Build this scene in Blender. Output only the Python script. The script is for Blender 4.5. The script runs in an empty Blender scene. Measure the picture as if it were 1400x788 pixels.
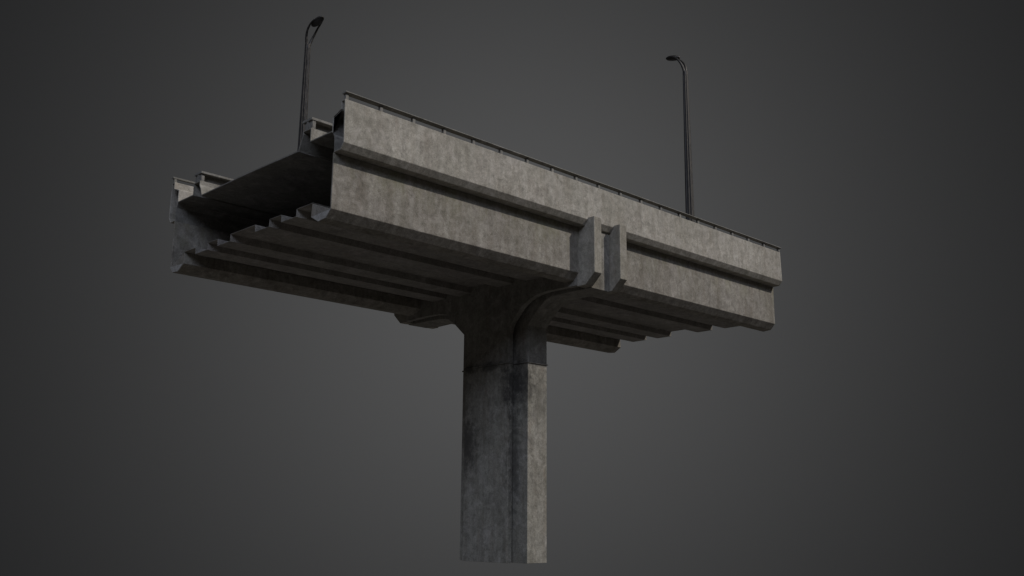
import bpy, math, random
from mathutils import Matrix, Vector
random.seed(7)
S = bpy.context.scene
COL = S.collection
ZO = 12.65            # pier foot is at z = 0
LX = 14.39            # half length of the span

# ------------------------------------------------------------------ materials
def nt(m):
    m.use_nodes = True
    t = m.node_tree; t.nodes.clear()
    return t, t.nodes, t.links

def mix(N, L, a, b, fac, mode='MIX'):
    n = N.new('ShaderNodeMix'); n.data_type = 'RGBA'; n.blend_type = mode
    for s, v in ((n.inputs[0], fac), (n.inputs[6], a), (n.inputs[7], b)):
        if isinstance(v, (int, float)): s.default_value = v
        elif isinstance(v, tuple): s.default_value = v if len(v) == 4 else v + (1,)
        else: L.new(v, s)
    return n.outputs[2]

def ramp(N, L, src, stops):
    r = N.new('ShaderNodeValToRGB'); L.new(src, r.inputs[0])
    e = r.color_ramp.elements
    e[0].position, e[0].color = stops[0][0], (stops[0][1],) * 3 + (1,)
    e[1].position, e[1].color = stops[-1][0], (stops[-1][1],) * 3 + (1,)
    for p, v in stops[1:-1]:
        k = e.new(p); k.color = (v,) * 3 + (1,)
    return r.outputs[0]

def noise(N, L, co, scale, detail=6, rough=.6, dist=0.0, sc=(1, 1, 1), loc=(0, 0, 0)):
    mp = N.new('ShaderNodeMapping'); L.new(co, mp.inputs[0])
    mp.inputs['Scale'].default_value = sc; mp.inputs['Location'].default_value = loc
    n = N.new('ShaderNodeTexNoise'); L.new(mp.outputs[0], n.inputs['Vector'])
    n.inputs['Scale'].default_value = scale; n.inputs['Detail'].default_value = detail
    n.inputs['Roughness'].default_value = rough; n.inputs['Distortion'].default_value = dist
    return n.outputs[0]

def concrete(name, light=(.43, .408, .372), dark=(.25, .236, .213), tint=(.27, .268, .225), streak=.5,
             stains=(), mottle=1.0, bump=.35, rough=.86, seed=0.0, cracks=.35, moss=0.0):
    m = bpy.data.materials.new(name); t, N, L = nt(m)
    g = N.new('ShaderNodeNewGeometry'); co = g.outputs['Position']
    of = (seed, seed * 1.7, seed * .6)
    big = ramp(N, L, noise(N, L, co, .55, 5, .6, .4, loc=of), [(.32, 0), (.68, 1)])
    mid = ramp(N, L, noise(N, L, co, 2.6, 8, .68, .6, loc=of), [(.36, 0), (.64, 1)])
    stk = ramp(N, L, noise(N, L, co, 1.9, 6, .62, .15, sc=(1.5, 1.5, .16), loc=of), [(.38, 0), (.66, 1)])
    fine = ramp(N, L, noise(N, L, co, 26, 6, .75, loc=of), [(.34, 0), (.66, 1)])
    c = mix(N, L, dark, light, mid)
    c = mix(N, L, c, tint, N_mul(N, L, big, .38 * mottle))
    c = mix(N, L, c, (.62, .58, .53), N_mul(N, L, stk, streak), 'MULTIPLY')
    c = mix(N, L, (.66, .64, .61), (1.16, 1.16, 1.16), fine) if False else mix(N, L, c, mix(N, L, (.66, .65, .62), (1.2, 1.2, 1.2), fine), .9, 'MULTIPLY')
    pit = ramp(N, L, noise(N, L, co, 8.5, 7, .8, .3, loc=(of[0] + 5, of[1], of[2] + 2)), [(.36, 0), (.5, .62), (.64, 1)])
    c = mix(N, L, c, mix(N, L, (.62, .61, .585), (1.22, 1.21, 1.19), pit), .62, 'MULTIPLY')
    hole = ramp(N, L, noise(N, L, co, 17, 4, .55, loc=(of[0], of[1] + 7, of[2])), [(.665, 0), (.71, 1)])
    c = mix(N, L, c, (.075, .07, .06), N_mul(N, L, hole, .45))
    wide = ramp(N, L, noise(N, L, co, .42, 4, .55, .8, loc=(of[0] + 2, of[1] + 3, of[2] + 5)), [(.34, 0), (.66, 1)])
    c = mix(N, L, c, mix(N, L, (.80, .79, .765), (1.14, 1.135, 1.13), wide), .6, 'MULTIPLY')
    rust = ramp(N, L, noise(N, L, co, 1.1, 8, .7, 1.2, sc=(1.3, 1.3, .5), loc=(of[0] + 12, of[1], of[2] + 9)), [(.56, 0), (.70, 1)])
    c = mix(N, L, c, (.20, .145, .105), N_mul(N, L, rust, .28 * mottle))
    run = ramp(N, L, noise(N, L, co, 5.5, 5, .62, .1, sc=(1, 1, .07), loc=(of[0] + 1, of[1] + 6, of[2])), [(.40, 0), (.52, .7), (.66, 1)])
    c = mix(N, L, c, mix(N, L, (.80, .785, .75), (1.10, 1.10, 1.09), run), min(1, streak * .55), 'MULTIPLY')
    if moss:   # olive growth creeping down from under the ledge
        sp_ = N.new('ShaderNodeSeparateXYZ'); L.new(co, sp_.inputs[0])
        zr = N.new('ShaderNodeMapRange'); L.new(sp_.outputs['Z'], zr.inputs['Value'])
        zr.inputs['From Min'].default_value = ZO + .35; zr.inputs['From Max'].default_value = ZO + 1.5
        mz = N.new('ShaderNodeMath'); mz.operation = 'MULTIPLY'
        L.new(zr.outputs[0], mz.inputs[0])
        L.new(ramp(N, L, noise(N, L, co, 1.5, 6, .65, .3, sc=(1, 1, .3), loc=(of[0] + 20, 3, 1)), [(.46, 0), (.66, 1)]), mz.inputs[1])
        c = mix(N, L, c, (.165, .160, .085), N_mul(N, L, mz.outputs[0], moss))
    # pale lime bloom in cloudy patches
    bl = ramp(N, L, noise(N, L, co, 1.3, 9, .72, .9, loc=(of[0] + 9, of[1] + 4, of[2])), [(.52, 0), (.72, 1)])
    c = mix(N, L, c, (.45, .42, .385), N_mul(N, L, bl, .42 * mottle))
    # hairline cracks
    if cracks:
        mp = N.new('ShaderNodeMapping'); L.new(co, mp.inputs[0])
        nz = N.new('ShaderNodeTexNoise'); L.new(co, nz.inputs['Vector']); nz.inputs['Scale'].default_value = 1.6; nz.inputs['Detail'].default_value = 5
        va = N.new('ShaderNodeVectorMath'); va.operation = 'MULTIPLY_ADD'
        L.new(nz.outputs[1], va.inputs[0]); va.inputs[1].default_value = (1.1, 1.1, 1.1); L.new(mp.outputs[0], va.inputs[2])
        vo = N.new('ShaderNodeTexVoronoi'); vo.feature = 'DISTANCE_TO_EDGE'; vo.inputs['Scale'].default_value = .55
        L.new(va.outputs[0], vo.inputs['Vector'])
        cr = ramp(N, L, vo.outputs['Distance'], [(0.0, 1), (.012, 0)])
        gate = ramp(N, L, noise(N, L, co, .5, 3, .5, loc=(3, 8, 1)), [(.5, 0), (.62, 1)])
        crk = N.new('ShaderNodeMath'); crk.operation = 'MULTIPLY'; L.new(cr, crk.inputs[0]); L.new(gate, crk.inputs[1])
        c = mix(N, L, c, (.08, .075, .07), N_mul(N, L, crk.outputs[0], cracks))
    # local grime blots with a ragged outline
    for (p, r, sz, amt) in stains:
        mp = N.new('ShaderNodeMapping'); L.new(co, mp.inputs[0]); mp.vector_type = 'POINT'
        s = (1 / r, 1 / r, 1 / (r * sz))
        mp.inputs['Scale'].default_value = s
        mp.inputs['Location'].default_value = tuple(-p[i] * s[i] for i in range(3))
        nz = N.new('ShaderNodeTexNoise'); L.new(co, nz.inputs['Vector']); nz.inputs['Scale'].default_value = 3.0; nz.inputs['Detail'].default_value = 9; nz.inputs['Roughness'].default_value = .72
        ln = N.new('ShaderNodeVectorMath'); ln.operation = 'LENGTH'; L.new(mp.outputs[0], ln.inputs[0])
        a = N.new('ShaderNodeMath'); a.operation = 'MULTIPLY_ADD'; L.new(nz.outputs[0], a.inputs[0]); a.inputs[1].default_value = 2.6; L.new(ln.outputs['Value'], a.inputs[2])
        f = ramp(N, L, a.outputs[0], [(.9, 1), (1.0, 1)])
        mr = N.new('ShaderNodeMapRange'); mr.interpolation_type = 'SMOOTHSTEP'
        L.new(a.outputs[0], mr.inputs['Value']); mr.inputs['From Min'].default_value = 1.5; mr.inputs['From Max'].default_value = 2.35
        mr.inputs['To Min'].default_value = amt; mr.inputs['To Max'].default_value = 0
        c = mix(N, L, c, (.052, .048, .042), mr.outputs[0])
    b = N.new('ShaderNodeBsdfPrincipled'); L.new(c, b.inputs['Base Color'])
    b.inputs['Roughness'].default_value = rough; b.inputs['Specular IOR Level'].default_value = .3
    h = N.new('ShaderNodeMath'); h.operation = 'ADD'
    L.new(N_mul(N, L, mid, .5), h.inputs[0]); L.new(noise(N, L, co, 38, 5, .7, loc=of), h.inputs[1])
    bp = N.new('ShaderNodeBump'); bp.inputs['Strength'].default_value = bump; bp.inputs['Distance'].default_value = .03
    L.new(h.outputs[0], bp.inputs['Height']); L.new(bp.outputs[0], b.inputs['Normal'])
    o = N.new('ShaderNodeOutputMaterial'); L.new(b.outputs[0], o.inputs[0])
    return m

def N_mul(N, L, src, k):
    n = N.new('ShaderNodeMath'); n.operation = 'MULTIPLY'; n.use_clamp = True
    L.new(src, n.inputs[0]); n.inputs[1].default_value = k
    return n.outputs[0]

def metal(name, base, base2, rough=.45, met=.6):
    m = bpy.data.materials.new(name); t, N, L = nt(m)
    g = N.new('ShaderNodeTexCoord'); co = g.outputs['Object']
    f = ramp(N, L, noise(N, L, co, 9, 8, .75, .4, sc=(1, 1, .35)), [(.42, 0), (.66, 1)])
    sp = ramp(N, L, noise(N, L, co, 34, 3, .6), [(.66, 0), (.72, 1)])
    c = mix(N, L, base, base2, f)
    c = mix(N, L, c, (.32, .30, .26), N_mul(N, L, sp, .75))
    b = N.new('ShaderNodeBsdfPrincipled'); L.new(c, b.inputs['Base Color'])
    b.inputs['Metallic'].default_value = met
    L.new(ramp(N, L, f, [(0, rough), (1, min(1, rough + .25))]), b.inputs['Roughness'])
    o = N.new('ShaderNodeOutputMaterial'); L.new(b.outputs[0], o.inputs[0])
    return m

def plain(name, col, rough=.9):
    m = bpy.data.materials.new(name); t, N, L = nt(m)
    g = N.new('ShaderNodeNewGeometry')
    f = noise(N, L, g.outputs['Position'], 3, 6, .6)
    b = N.new('ShaderNodeBsdfPrincipled')
    L.new(mix(N, L, col, tuple(x * .8 for x in col), f), b.inputs['Base Color'])
    b.inputs['Roughness'].default_value = rough; b.inputs['Specular IOR Level'].default_value = 0.1
    o = N.new('ShaderNodeOutputMaterial'); L.new(b.outputs[0], o.inputs[0])
    return m

M_FAC = concrete('weathered_concrete')
M_GIR = concrete('girder_concrete', light=(.315, .296, .27), dark=(.175, .162, .145), tint=(.21, .205, .155), seed=4.0, streak=.6, mottle=.7, moss=.6)
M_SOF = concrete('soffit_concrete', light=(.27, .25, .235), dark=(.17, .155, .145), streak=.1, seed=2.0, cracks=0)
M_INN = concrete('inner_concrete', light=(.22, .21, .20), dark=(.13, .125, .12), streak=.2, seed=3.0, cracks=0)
M_BAR = concrete('barrier_concrete', light=(.29, .28, .26), dark=(.19, .18, .165), seed=6.0)
ST = [((-1.35, -1.95, ZO - 4.8), .95, 1.9, .97), ((-1.2, -1.7, ZO - 8.0), .45, 8, .7), ((-1.57, 1.0, ZO - 7.4), .95, 1.8, .78),
      ((-1.57, 1.0, ZO - 3.9), .85, .4, .8), ((-1.57, -.5, ZO - 3.9), .95, .3, .8), ((-.3, -2.46, ZO - 5.6), .7, 2.2, .35)]
M_PIER = concrete('pier_concrete', light=(.29, .278, .25), dark=(.155, .148, .132), seed=8.0, streak=.55, cracks=.3, stains=ST)
M_CAP = concrete('cap_concrete', light=(.255, .243, .225), dark=(.145, .137, .125), seed=8.0, streak=.4, cracks=.2, stains=ST[:1] + ST[3:5])
M_FIN = concrete('fin_concrete', light=(.34, .32, .28), dark=(.22, .205, .18), seed=13.0, streak=.5, cracks=0)
M_RAIL = concrete('rail_concrete', light=(.21, .205, .195), dark=(.14, .135, .13), seed=15.0, streak=.2, cracks=0)
M_SHADE = concrete('shaded_inner_concrete', light=(.20, .19, .185), dark=(.13, .125, .12), seed=5.0, streak=.1, cracks=0)  # darker tone paints the shade inside the hollow shell ends
M_LIT_LIP = concrete('lit_lip_concrete', light=(.40, .39, .375), dark=(.28, .27, .26), seed=17.0, streak=.1, cracks=0)  # paler tone paints the brightness of the foot's lit end facet
M_ROAD = plain('asphalt', (.05, .05, .052))
M_IRON = metal('dark_lamp_metal', (.036, .034, .032), (.075, .068, .06))
M_LENS = metal('dull_lamp_lens', (.02, .02, .022), (.03, .03, .03), .35, .0)

# ------------------------------------------------------------------ mesh helpers
def link_mesh(name, verts, faces, mat, parent=None, bevel=0.0, smooth=False):
    off = Vector((0, 0, 0)); q = parent
    while q is not None: off = off + Vector(q.location); q = q.parent
    me = bpy.data.meshes.new(name)
    me.from_pydata([tuple(Vector(v) - off) for v in verts], [], faces)
    me.validate(); me.update()
    import bmesh
    bm = bmesh.new(); bm.from_mesh(me); bmesh.ops.recalc_face_normals(bm, faces=bm.faces); bm.to_mesh(me); bm.free()
    if smooth:
        for p in me.polygons: p.use_smooth = True
    me.materials.append(mat)
    o = bpy.data.objects.new(name, me); COL.objects.link(o); o.parent = parent
    if bevel:
        b = o.modifiers.new('bevel', 'BEVEL'); b.width = bevel; b.segments = 2; b.limit_method = 'ANGLE'; b.angle_limit = math.radians(28)
    return o

class MB:
    def __init__(s): s.v = []; s.f = []
    def prism(s, poly, a, b, axis='x'):
        """poly: closed 2D outline; (y,z) when axis x, (x,y) when axis z"""
        n = len(poly); k = len(s.v)
        for q in (a, b):
            for p in poly:
                s.v.append((q, p[0], p[1] + ZO) if axis == 'x' else (p[0], p[1], q + ZO))
        for i in range(n):
            j = (i + 1) % n
            s.f.append((k + i, k + j, k + n + j, k + n + i))
        s.f.append(tuple(range(k + n - 1, k - 1, -1))); s.f.append(tuple(range(k + n, k + 2 * n)))
        return s
    def box(s, x0, x1, y0, y1, z0, z1):
        return s.prism([(y0, z0), (y1, z0), (y1, z1), (y0, z1)], x0, x1)
    def build(s, name, mat, parent, **kw): return link_mesh(name, s.v, s.f, mat, parent, **kw)

def shell(pl, t):
    """thickness t added on the left of an open (y,z) polyline -> closed outline"""
    out = []
    n = len(pl)
    for i, p in enumerate(pl):
        ds = []
        if i > 0: ds.append((p[0] - pl[i-1][0], p[1] - pl[i-1][1]))
        if i < n - 1: ds.append((pl[i+1][0] - p[0], pl[i+1][1] - p[1]))
        ns = []
        for d in ds:
            l = math.hypot(*d); ns.append((-d[1] / l, d[0] / l))
        if len(ns) == 1: m = ns[0]; k = t
        else:
            m = (ns[0][0] + ns[1][0], ns[0][1] + ns[1][1]); l = math.hypot(*m); m = (m[0] / l, m[1] / l)
            k = t / max(.35, m[0] * ns[0][0] + m[1] * ns[0][1])
        out.append((p[0] + m[0] * k, p[1] + m[1] * k))
    return pl + out[::-1]

def mirror(poly, s): return [(p[0] * s, p[1]) for p in poly]

def thing(name, label, cat, loc, group=None):
    o = bpy.data.objects.new(name, None); COL.objects.link(o); o.location = loc
    o['label'] = label; o['category'] = cat
    if group: o['group'] = group
    return o

# ------------------------------------------------------------------ bridge span
span = thing('bridge_span', 'hollow weathered concrete bridge deck segment with parapets, resting on the pier', 'bridge deck', (0, 0, ZO))
PAR = [(5.82, 2.46), (5.80, 3.08), (6.28, 3.25), (6.28, 3.55), (6.53, 3.55), (6.57, 1.93), (6.39, 1.69), (5.98, 1.69)]
GIR = [(6.0, 1.687), (6.0, -.36), (5.72, -.66), (5.25, -.70), (4.76, -.42), (4.80, .08), (5.93, -.36), (5.93, 1.687)]
BAR = [(3.66, 2.36), (3.78, 2.66), (3.90, 2.86), (3.90, 3.05), (4.46, 3.05), (4.46, 2.50)]
for s in (-1, 1):
    # parapet shell, with cap rail on short posts
    p = MB().prism(mirror(shell(PAR, -.05), s), -LX, LX).build('parapet', M_FAC, span, bevel=.018)
    MB().prism(mirror([(6.39, 3.742), (6.56, 3.76), (6.615, 3.782), (6.60, 3.815), (6.38, 3.815)], s), -LX - .03, LX + .03).build('handrail', M_RAIL, p, bevel=.008)
    for k in range(20):
        x = -14.30 + 1.506 * k
        y0, y1 = sorted((s * 6.40, s * 6.525))
        MB().box(x - .06, x + .06, y0, y1, 3.545, 3.74).build('post', M_RAIL, p, bevel=.006)
    if s < 0:
        MB().prism([(-5.875, 2.40), (-5.905, 2.40), (-5.905, 3.02), (-6.36, 3.18), (-6.36, 3.16), (-5.875, 3.0)], -LX + .004, LX - .01).build('shade_liner', M_SHADE, p)  # added dark plate, paints shade inside the near parapet shell
    # edge girder: thin web with a heavy foot
    MB().prism(mirror(GIR, s), -LX, LX).build('edge_girder', M_GIR, span, bevel=.018)
    g = [o for o in COL.objects if o.name.startswith('edge_girder')][-1]
    MB().prism(mirror([(5.985, -.375), (5.715, -.645), (5.255, -.685), (4.79, -.42)], s), -LX - .022, -LX + .01).build('lit_end_lip', M_LIT_LIP, g, bevel=.01)  # added thin plate, its pale colour imitates a lit facet
    # traffic barrier shell with overhanging cap on a set-back strip
    b = MB().prism(mirror(shell(BAR, -.045), s), -LX, LX).build('traffic_barrier', M_BAR, span, bevel=.015)
    if s < 0:
        MB().prism([(-3.955, 2.90), (-3.975, 2.90), (-3.835, 2.62), (-3.73, 2.40), (-3.715, 2.40), (-3.82, 2.63)], -LX + .006, LX - .01).build('shade_liner', M_SHADE, b)  # added dark plate, shade in the near barrier shell as colour
    MB().prism(mirror([(3.84, 3.37), (4.47, 3.37), (4.47, 3.465), (3.84, 3.465)], s), -LX, LX).build('cap_rail', M_RAIL, b, bevel=.012)
    MB().prism(mirror([(4.10, 3.045), (4.22, 3.045), (4.22, 3.38), (4.10, 3.38)], s), -LX + .02, LX - .02).build('back_strip', M_INN, b)
    for k in range(20):
        x = -14.26 + 1.502 * k
        y0, y1 = sorted((s * 3.92, s * 4.44))
        MB().box(x - .07, x + .07, y0, y1, 3.048, 3.372).build('post', M_RAIL, b, bevel=.008)
    MB().prism(mirror([(4.42, 2.50), (5.84, 2.50), (5.84, 2.54), (4.42, 2.54)], s), -LX, LX).build('sidewalk_slab', M_INN, span)
    # skin between sidewalk and girder top keeps the box closed at the shoulder
    MB().prism(mirror(shell([(5.84, 2.50), (5.97, 2.3), (5.99, 1.70)], -.03), s), -LX + .03, LX - .03).build('web_liner', M_INN, span)
MB().prism([(-3.7, 2.32), (-3.7, 2.36), (0, 2.40), (3.7, 2.36), (3.7, 2.32), (0, 2.36)], -LX, LX).build('road_slab', M_INN, span)
MB().prism([(-3.66, 2.366), (0, 2.406), (3.66, 2.366), (3.66, 2.371), (0, 2.411), (-3.66, 2.371)], -LX + .01, LX - .01).build('road_surface', M_ROAD, span)
# underside: flat strips and four hollow ribs
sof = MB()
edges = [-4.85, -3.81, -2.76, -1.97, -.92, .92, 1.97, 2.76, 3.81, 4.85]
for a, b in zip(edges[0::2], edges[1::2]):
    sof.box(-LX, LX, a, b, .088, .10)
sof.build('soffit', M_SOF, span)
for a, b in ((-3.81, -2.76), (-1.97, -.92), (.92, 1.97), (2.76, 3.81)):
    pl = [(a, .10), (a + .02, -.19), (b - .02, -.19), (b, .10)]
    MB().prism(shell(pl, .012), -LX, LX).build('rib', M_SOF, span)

# ------------------------------------------------------------------ pier
PC = (-.475, -.27)
pier = thing('bridge_pier', 'tall T-shaped concrete pier with stained shaft and curved cap under the deck', 'pier', (PC[0], PC[1], 0))
X0, X1 = -1.57, .62            # core
N0, N1 = -1.085, .15           # nose
ZJ = -3.82
def cross(g=0.0, slot=.2, deep=.3):
    near = [(X0 - g, -1.70 - g), (N0 - slot, -1.70 - g), (N0 - slot, -1.70 + deep), (N0 - g, -1.70 + deep), (N0 - g, -2.46 - g),
            (N1 + g, -2.46 - g), (N1 + g, -1.70 + deep), (N1 + slot, -1.70 + deep), (N1 + slot, -1.70 - g), (X1 + g, -1.70 - g)]
    far = [(X1 + g, 1.22 + g), (N1 + slot, 1.22 + g), (N1 + slot, 1.22 - deep), (N1 + g, 1.22 - deep), (N1 + g, 1.94 + g),
           (N0 - g, 1.94 + g), (N0 - g, 1.22 - deep), (N0 - slot, 1.22 - deep), (N0 - slot, 1.22 + g), (X0 - g, 1.22 + g)]
    return near + far
MB().prism(cross(), -ZO, ZJ - .05, 'z').build('shaft', M_PIER, pier, bevel=.012)
MB().prism(cross(.045), ZJ - .05, ZJ + .012, 'z').build('collar', M_CAP, pier, bevel=.018)

def catmull(pts, n=5):
    out = []
    P = [pts[0]] + pts + [pts[-1]]
    for i in range(1, len(P) - 2):
        for k in range(n):
            t = k / n
            out.append(tuple(.5 * ((2 * P[i][d]) + (-P[i-1][d] + P[i+1][d]) * t + (2*P[i-1][d] - 5*P[i][d] + 4*P[i+1][d] - P[i+2][d]) * t*t
                                   + (-P[i-1][d] + 3*P[i][d] - 3*P[i+1][d] + P[i+2][d]) * t**3) for d in (0, 1)))
    out.append(pts[-1]); return out
coreN = catmull([(-1.70, -2.45), (-1.86, -2.05), (-2.27, -1.61), (-2.62, -1.30), (-3.11, -1.06), (-3.70, -.92), (-4.5, -.875), (-6.2, -.92)])
coreF = catmull([(1.22, -2.45), (1.32, -2.05), (1.64, -1.61), (2.05, -1.30), (2.6, -1.06), (3.25, -.92), (4.2, -.875), (6.2, -.92)])
noseN = [(-2.46, -2.14), (-2.83, -1.70), (-3.25, -1.36), (-3.52, -1.15), (-3.92, -1.01), (-6.30, -.985)]
noseF = [(1.94, -2.04), (2.36, -1.68), (2.74, -1.35), (3.2, -1.10), (3.8, -1.01), (6.30, -.985)]
cap = MB()
for a, b in ((X0, N0 - .2), (N1 + .2, X1)):
    cap.prism([(-1.70, ZJ)] + coreN + [(-6.2, 1.9), (6.2, 1.9)] + coreF[::-1] + [(1.22, ZJ)], a, b)
fill_ = [(-1.45, ZJ)] + [(p[0] + .2 if p[0] > -4 else p[0] + .05, p[1] + .13) for p in coreN] + [(-6.15, 1.86), (6.15, 1.86)] + [(p[0] - .2 if p[0] < 4 else p[0] - .05, p[1] + .13) for p in coreF[::-1]] + [(1.02, ZJ)]
cap.prism(fill_, N0 - .22, N1 + .22)
cap.prism([(-2.46, ZJ)] + noseN + [(-6.30, 1.88), (6.30, 1.88)] + noseF[::-1] + [(1.94, ZJ)], N0, N1)
cap.build('cap', M_CAP, pier, bevel=.02)
for s in (-1, 1):
    for a, b in ((X0 - .006, N0 - .006), (N1 + .006, X1 + .006)):
        poly = mirror([(5.9, 2.02), (6.91, 2.02), (6.91, -.46), (6.38, -.95), (5.9, -.95)], s)
        MB().prism(poly, a, b).build('fin', M_FIN, pier, bevel=.022)

# ------------------------------------------------------------------ street lamps
def tube(pts, radii, n=10, flat=1.0, mb=None):
    mb = mb or MB(); k0 = len(mb.v)
    up = Vector((1, 0, 0))
    P = [Vector(p) for p in pts]
    for i, p in enumerate(P):
        d = (P[min(i+1, len(P)-1)] - P[max(i-1, 0)]).normalized()
        a = up - d * up.dot(d); a.normalize(); b = d.cross(a)
        for j in range(n):
            t = 2 * math.pi * j / n
            mb.v.append(tuple(p + a * math.cos(t) * radii[i] * flat + b * math.sin(t) * radii[i]))
    for i in range(len(P) - 1):
        for j in range(n):
            q = (j + 1) % n
            mb.f.append((k0 + i*n + j, k0 + i*n + q, k0 + (i+1)*n + q, k0 + (i+1)*n + j))
    mb.f.append(tuple(k0 + j for j in range(n))[::-1]); mb.f.append(tuple(k0 + (len(P)-1)*n + j for j in range(n)))
    return mb

def make_lamp(loc):
    r = thing('street_lamp', '', 'street lamp', loc, 'street lamps on the bridge deck')
    x, y, z = loc
    # fluted tapering pole
    H = 9.45; mb = MB(); nseg = 24; rows = 14
    for i in range(rows + 1):
        t = i / rows; R = .238 - .10 * t
        for j in range(nseg):
            rr = R * (1.0 if j % 3 else .84)
            a = 2 * math.pi * j / nseg
            mb.v.append((x + rr * math.cos(a), y + rr * math.sin(a), z + .3 + (H - .3) * t))
    for i in range(rows):
        for j in range(nseg):
            q = (j + 1) % nseg
            mb.f.append((i*nseg + j, i*nseg + q, (i+1)*nseg + q, (i+1)*nseg + j))
    mb.f.append(tuple(rows * nseg + j for j in range(nseg))); mb.f.append(tuple(range(nseg))[::-1])
    mb.build('pole', M_IRON, r)
    tube([(x, y, z), (x, y, z + .12), (x, y, z + .16), (x, y, z + .42), (x, y, z + .47)], [.36, .36, .28, .265, .22], 20).build('base', M_IRON, r)
    tube([(x, y, z + H - .22), (x, y, z + H - .18), (x, y, z + H), (x, y, z + H + .06)], [.125, .134, .128, .09], 16).build('collar', M_IRON, r, smooth=False)
    # two bowed arms leaning out towards +y
    prof = [(0, 0, .03), (.03, .25, .10), (.10, .52, .17), (.24, .78, .225), (.42, .98, .235), (.62, 1.11, .23), (.84, 1.19, .195)]
    sm = []
    for s in (-1, 1):
        pts = [(x + s * w, y + f, z + H + h - .15) for f, h, w in prof]
        ra = [.075, .066, .056, .050, .046, .042, .035]
        a3 = catmull3(pts, 4); rr = [ra[min(len(ra)-1, int(i/4))] for i in range(len(a3))]
        tube(a3, rr, 10).build('arm', M_IRON, r, smooth=True)
    # oval head tilted up, lens below
    c = Vector((x, y + .76, z + H + 1.02)); tilt = math.radians(13)
    f = Vector((0, math.cos(tilt), math.sin(tilt))); u = Vector((0, -math.sin(tilt), math.cos(tilt))); w = Vector((1, 0, 0))
    hd = MB(); rings = [(.30, -.075), (.92, -.055), (1.0, -.02), (.97, .03), (.78, .085), (.42, .12), (.1, .13)]
    n = 28
    for q, hgt in rings:
        for j in range(n):
            a = 2 * math.pi * j / n
            hd.v.append(tuple(c + f * (.46 * q * math.cos(a)) + w * (.21 * q * math.sin(a)) + u * hgt))
    for i in range(len(rings) - 1):
        for j in range(n):
            q = (j + 1) % n
            hd.f.append((i*n + j, i*n + q, (i+1)*n + q, (i+1)*n + j))
    hd.f.append(tuple(range(n))[::-1]); hd.f.append(tuple((len(rings)-1)*n + j for j in range(n)))
    h = hd.build('lamp_head', M_IRON, r, smooth=True)
    ln = MB(); rg = [(.80, -.066), (.74, -.10), (.4, -.125), (.1, -.13)]
    for q, hgt in rg:
        for j in range(n):
            a = 2 * math.pi * j / n
            ln.v.append(tuple(c + f * (.46 * q * math.cos(a)) + w * (.21 * q * math.sin(a)) + u * hgt))
    for i in range(len(rg) - 1):
        for j in range(n):
            q = (j + 1) % n
            ln.f.append((i*n + j, i*n + q, (i+1)*n + q, (i+1)*n + j))
    ln.f.append(tuple((len(rg)-1)*n + j for j in range(n)))
    off = Vector(r.location)
    l = ln.build('lens', M_LENS, r, smooth=True); l.parent = h
    return r

def catmull3(pts, n):
    out = []; P = [pts[0]] + pts + [pts[-1]]
    for i in range(1, len(P) - 2):
        for k in range(n):
            t = k / n
            out.append(tuple(.5 * ((2 * P[i][d]) + (-P[i-1][d] + P[i+1][d]) * t + (2*P[i-1][d] - 5*P[i][d] + 4*P[i+1][d] - P[i+2][d]) * t*t
                                   + (-P[i-1][d] + 3*P[i][d] - 3*P[i+1][d] + P[i+2][d]) * t**3) for d in (0, 1, 2)))
    out.append(pts[-1]); return out

lamp = make_lamp((7.65, -5.42, ZO + 2.54))
lamp.scale = (1, 1, 1.035)
lamp['label'] = 'dark metal street lamp rising behind the near parapet with its head turned left'
def copy_tree(o, parent=None):
    c = o.copy(); COL.objects.link(c); c.parent = parent
    for ch in list(o.children): copy_tree(ch, c)
    return c
lamp2 = copy_tree(lamp)
lamp2.location = (-8.62, 5.42, ZO + 2.54); lamp2.rotation_euler = (0, 0, math.pi); lamp2.scale = (1, 1, .985)
lamp2['label'] = 'dark metal street lamp beyond the open left end of the deck, showing its oval underside'

# ------------------------------------------------------------------ camera (solved from the photograph)
f, yaw, pit, rol, cx, cy, cz = 1364.97, .775303, .226779, -.0083953, -33.00718, -33.95935, -10.74719
rt = Vector((math.cos(yaw), -math.sin(yaw), 0)); fh = Vector((math.sin(yaw), math.cos(yaw), 0)); uz = Vector((0, 0, 1))
F = fh * math.cos(pit) + uz * math.sin(pit); U = -fh * math.sin(pit) + uz * math.cos(pit)
Rr = rt * math.cos(rol) - U * math.sin(rol); Uu = rt * math.sin(rol) + U * math.cos(rol)
cam = bpy.data.cameras.new('camera'); co = bpy.data.objects.new('camera', cam); COL.objects.link(co)
cam.sensor_width = 36; cam.lens = f / 1400 * 36; cam.clip_end = 2000
co.matrix_world = Matrix(((Rr.x, Uu.x, -F.x, cx), (Rr.y, Uu.y, -F.y, cy), (Rr.z, Uu.z, -F.z, cz + ZO), (0, 0, 0, 1)))
S.camera = co
C = Vector((cx, cy, cz + ZO))

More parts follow.
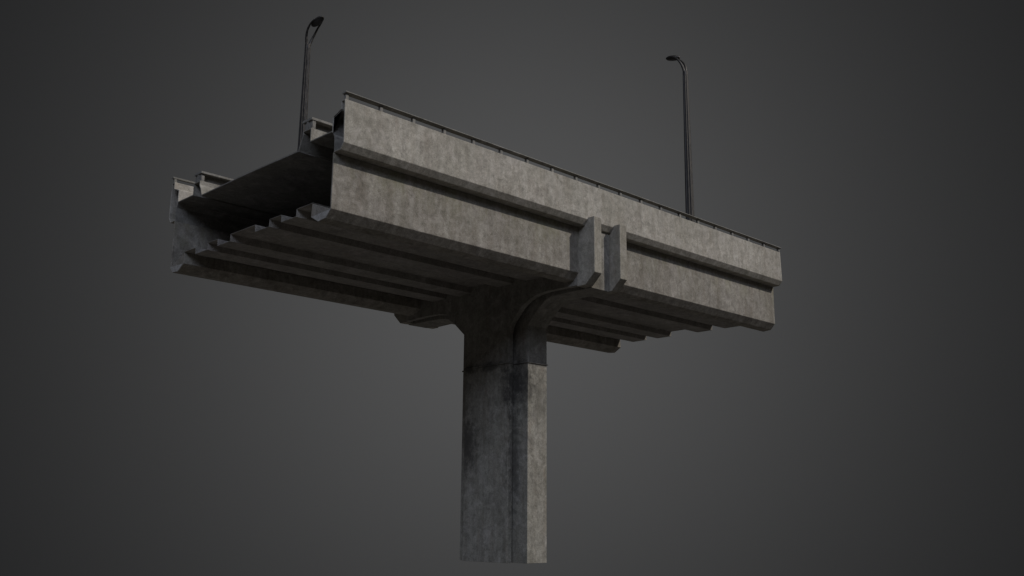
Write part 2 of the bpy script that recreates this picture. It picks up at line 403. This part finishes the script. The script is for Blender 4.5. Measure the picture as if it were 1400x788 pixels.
# ------------------------------------------------------------------ studio backdrop lit by one lamp in front of it
D = 160.0
bm_ = MB()
c0 = C + F * D
n = F
for q, off in ((0, 0), (1, 2.0)):
    for a, b in ((-1, -1), (1, -1), (1, 1), (-1, 1)):
        bm_.v.append(tuple(c0 + Rr * a * 190 + Uu * b * 120 + F * off))
bm_.f = [(0, 1, 2, 3), (7, 6, 5, 4), (0, 4, 5, 1), (1, 5, 6, 2), (2, 6, 7, 3), (3, 7, 4, 0)]
mb = bpy.data.materials.new('grey_backdrop'); t, N, L = nt(mb)
b = N.new('ShaderNodeBsdfDiffuse'); b.inputs[0].default_value = (.01, .01, .01, 1)
o = N.new('ShaderNodeOutputMaterial'); L.new(b.outputs[0], o.inputs[0])
bd = bm_.build('backdrop', mb, None); bd['kind'] = 'structure'
sp = bpy.data.lights.new('backdrop_spot', 'SPOT'); so = bpy.data.objects.new('backdrop_spot', sp); COL.objects.link(so)
sp.spot_size = math.radians(172); sp.spot_blend = .25; sp.shadow_soft_size = .05
sp.energy = 1640000
so.matrix_world = Matrix(((Rr.x, Uu.x, -F.x, 0), (Rr.y, Uu.y, -F.y, 0), (Rr.z, Uu.z, -F.z, 0), (0, 0, 0, 1)))
so.location = c0 - F * 72

def sun(name, travel, strength, ang, col):
    l = bpy.data.lights.new(name, 'SUN'); o = bpy.data.objects.new(name, l); COL.objects.link(o)
    l.energy = strength; l.angle = math.radians(ang); l.color = col
    o.rotation_euler = Vector(travel).to_track_quat('-Z', 'Y').to_euler()
    return o
sun('key_light', (-.64, 1, -1.0), 2.25, .8, (1, .95, .90))
sun('fill_light', (.73, .66, -.62), 1.18, 30, (.70, .785, 1))

# soft studio surround: added upward light from below for the soffit, dim above
w = bpy.data.worlds.new('World'); S.world = w; w.use_nodes = True
N, L = w.node_tree.nodes, w.node_tree.links
tc = N.new('ShaderNodeTexCoord'); sx = N.new('ShaderNodeSeparateXYZ'); L.new(tc.outputs['Generated'], sx.inputs[0])
mr = N.new('ShaderNodeMapRange'); mr.interpolation_type = 'SMOOTHSTEP'; L.new(sx.outputs['Z'], mr.inputs['Value'])
mr.inputs['From Min'].default_value = -1.0; mr.inputs['From Max'].default_value = .1
mr.inputs['To Min'].default_value = .088; mr.inputs['To Max'].default_value = .028
bg = N['Background']; bg.inputs[0].default_value = (1, .96, .935, 1); L.new(mr.outputs[0], bg.inputs[1])

S.view_settings.view_transform = 'Standard'; S.view_settings.look = 'None'
S.view_settings.exposure = 0; S.view_settings.gamma = 1
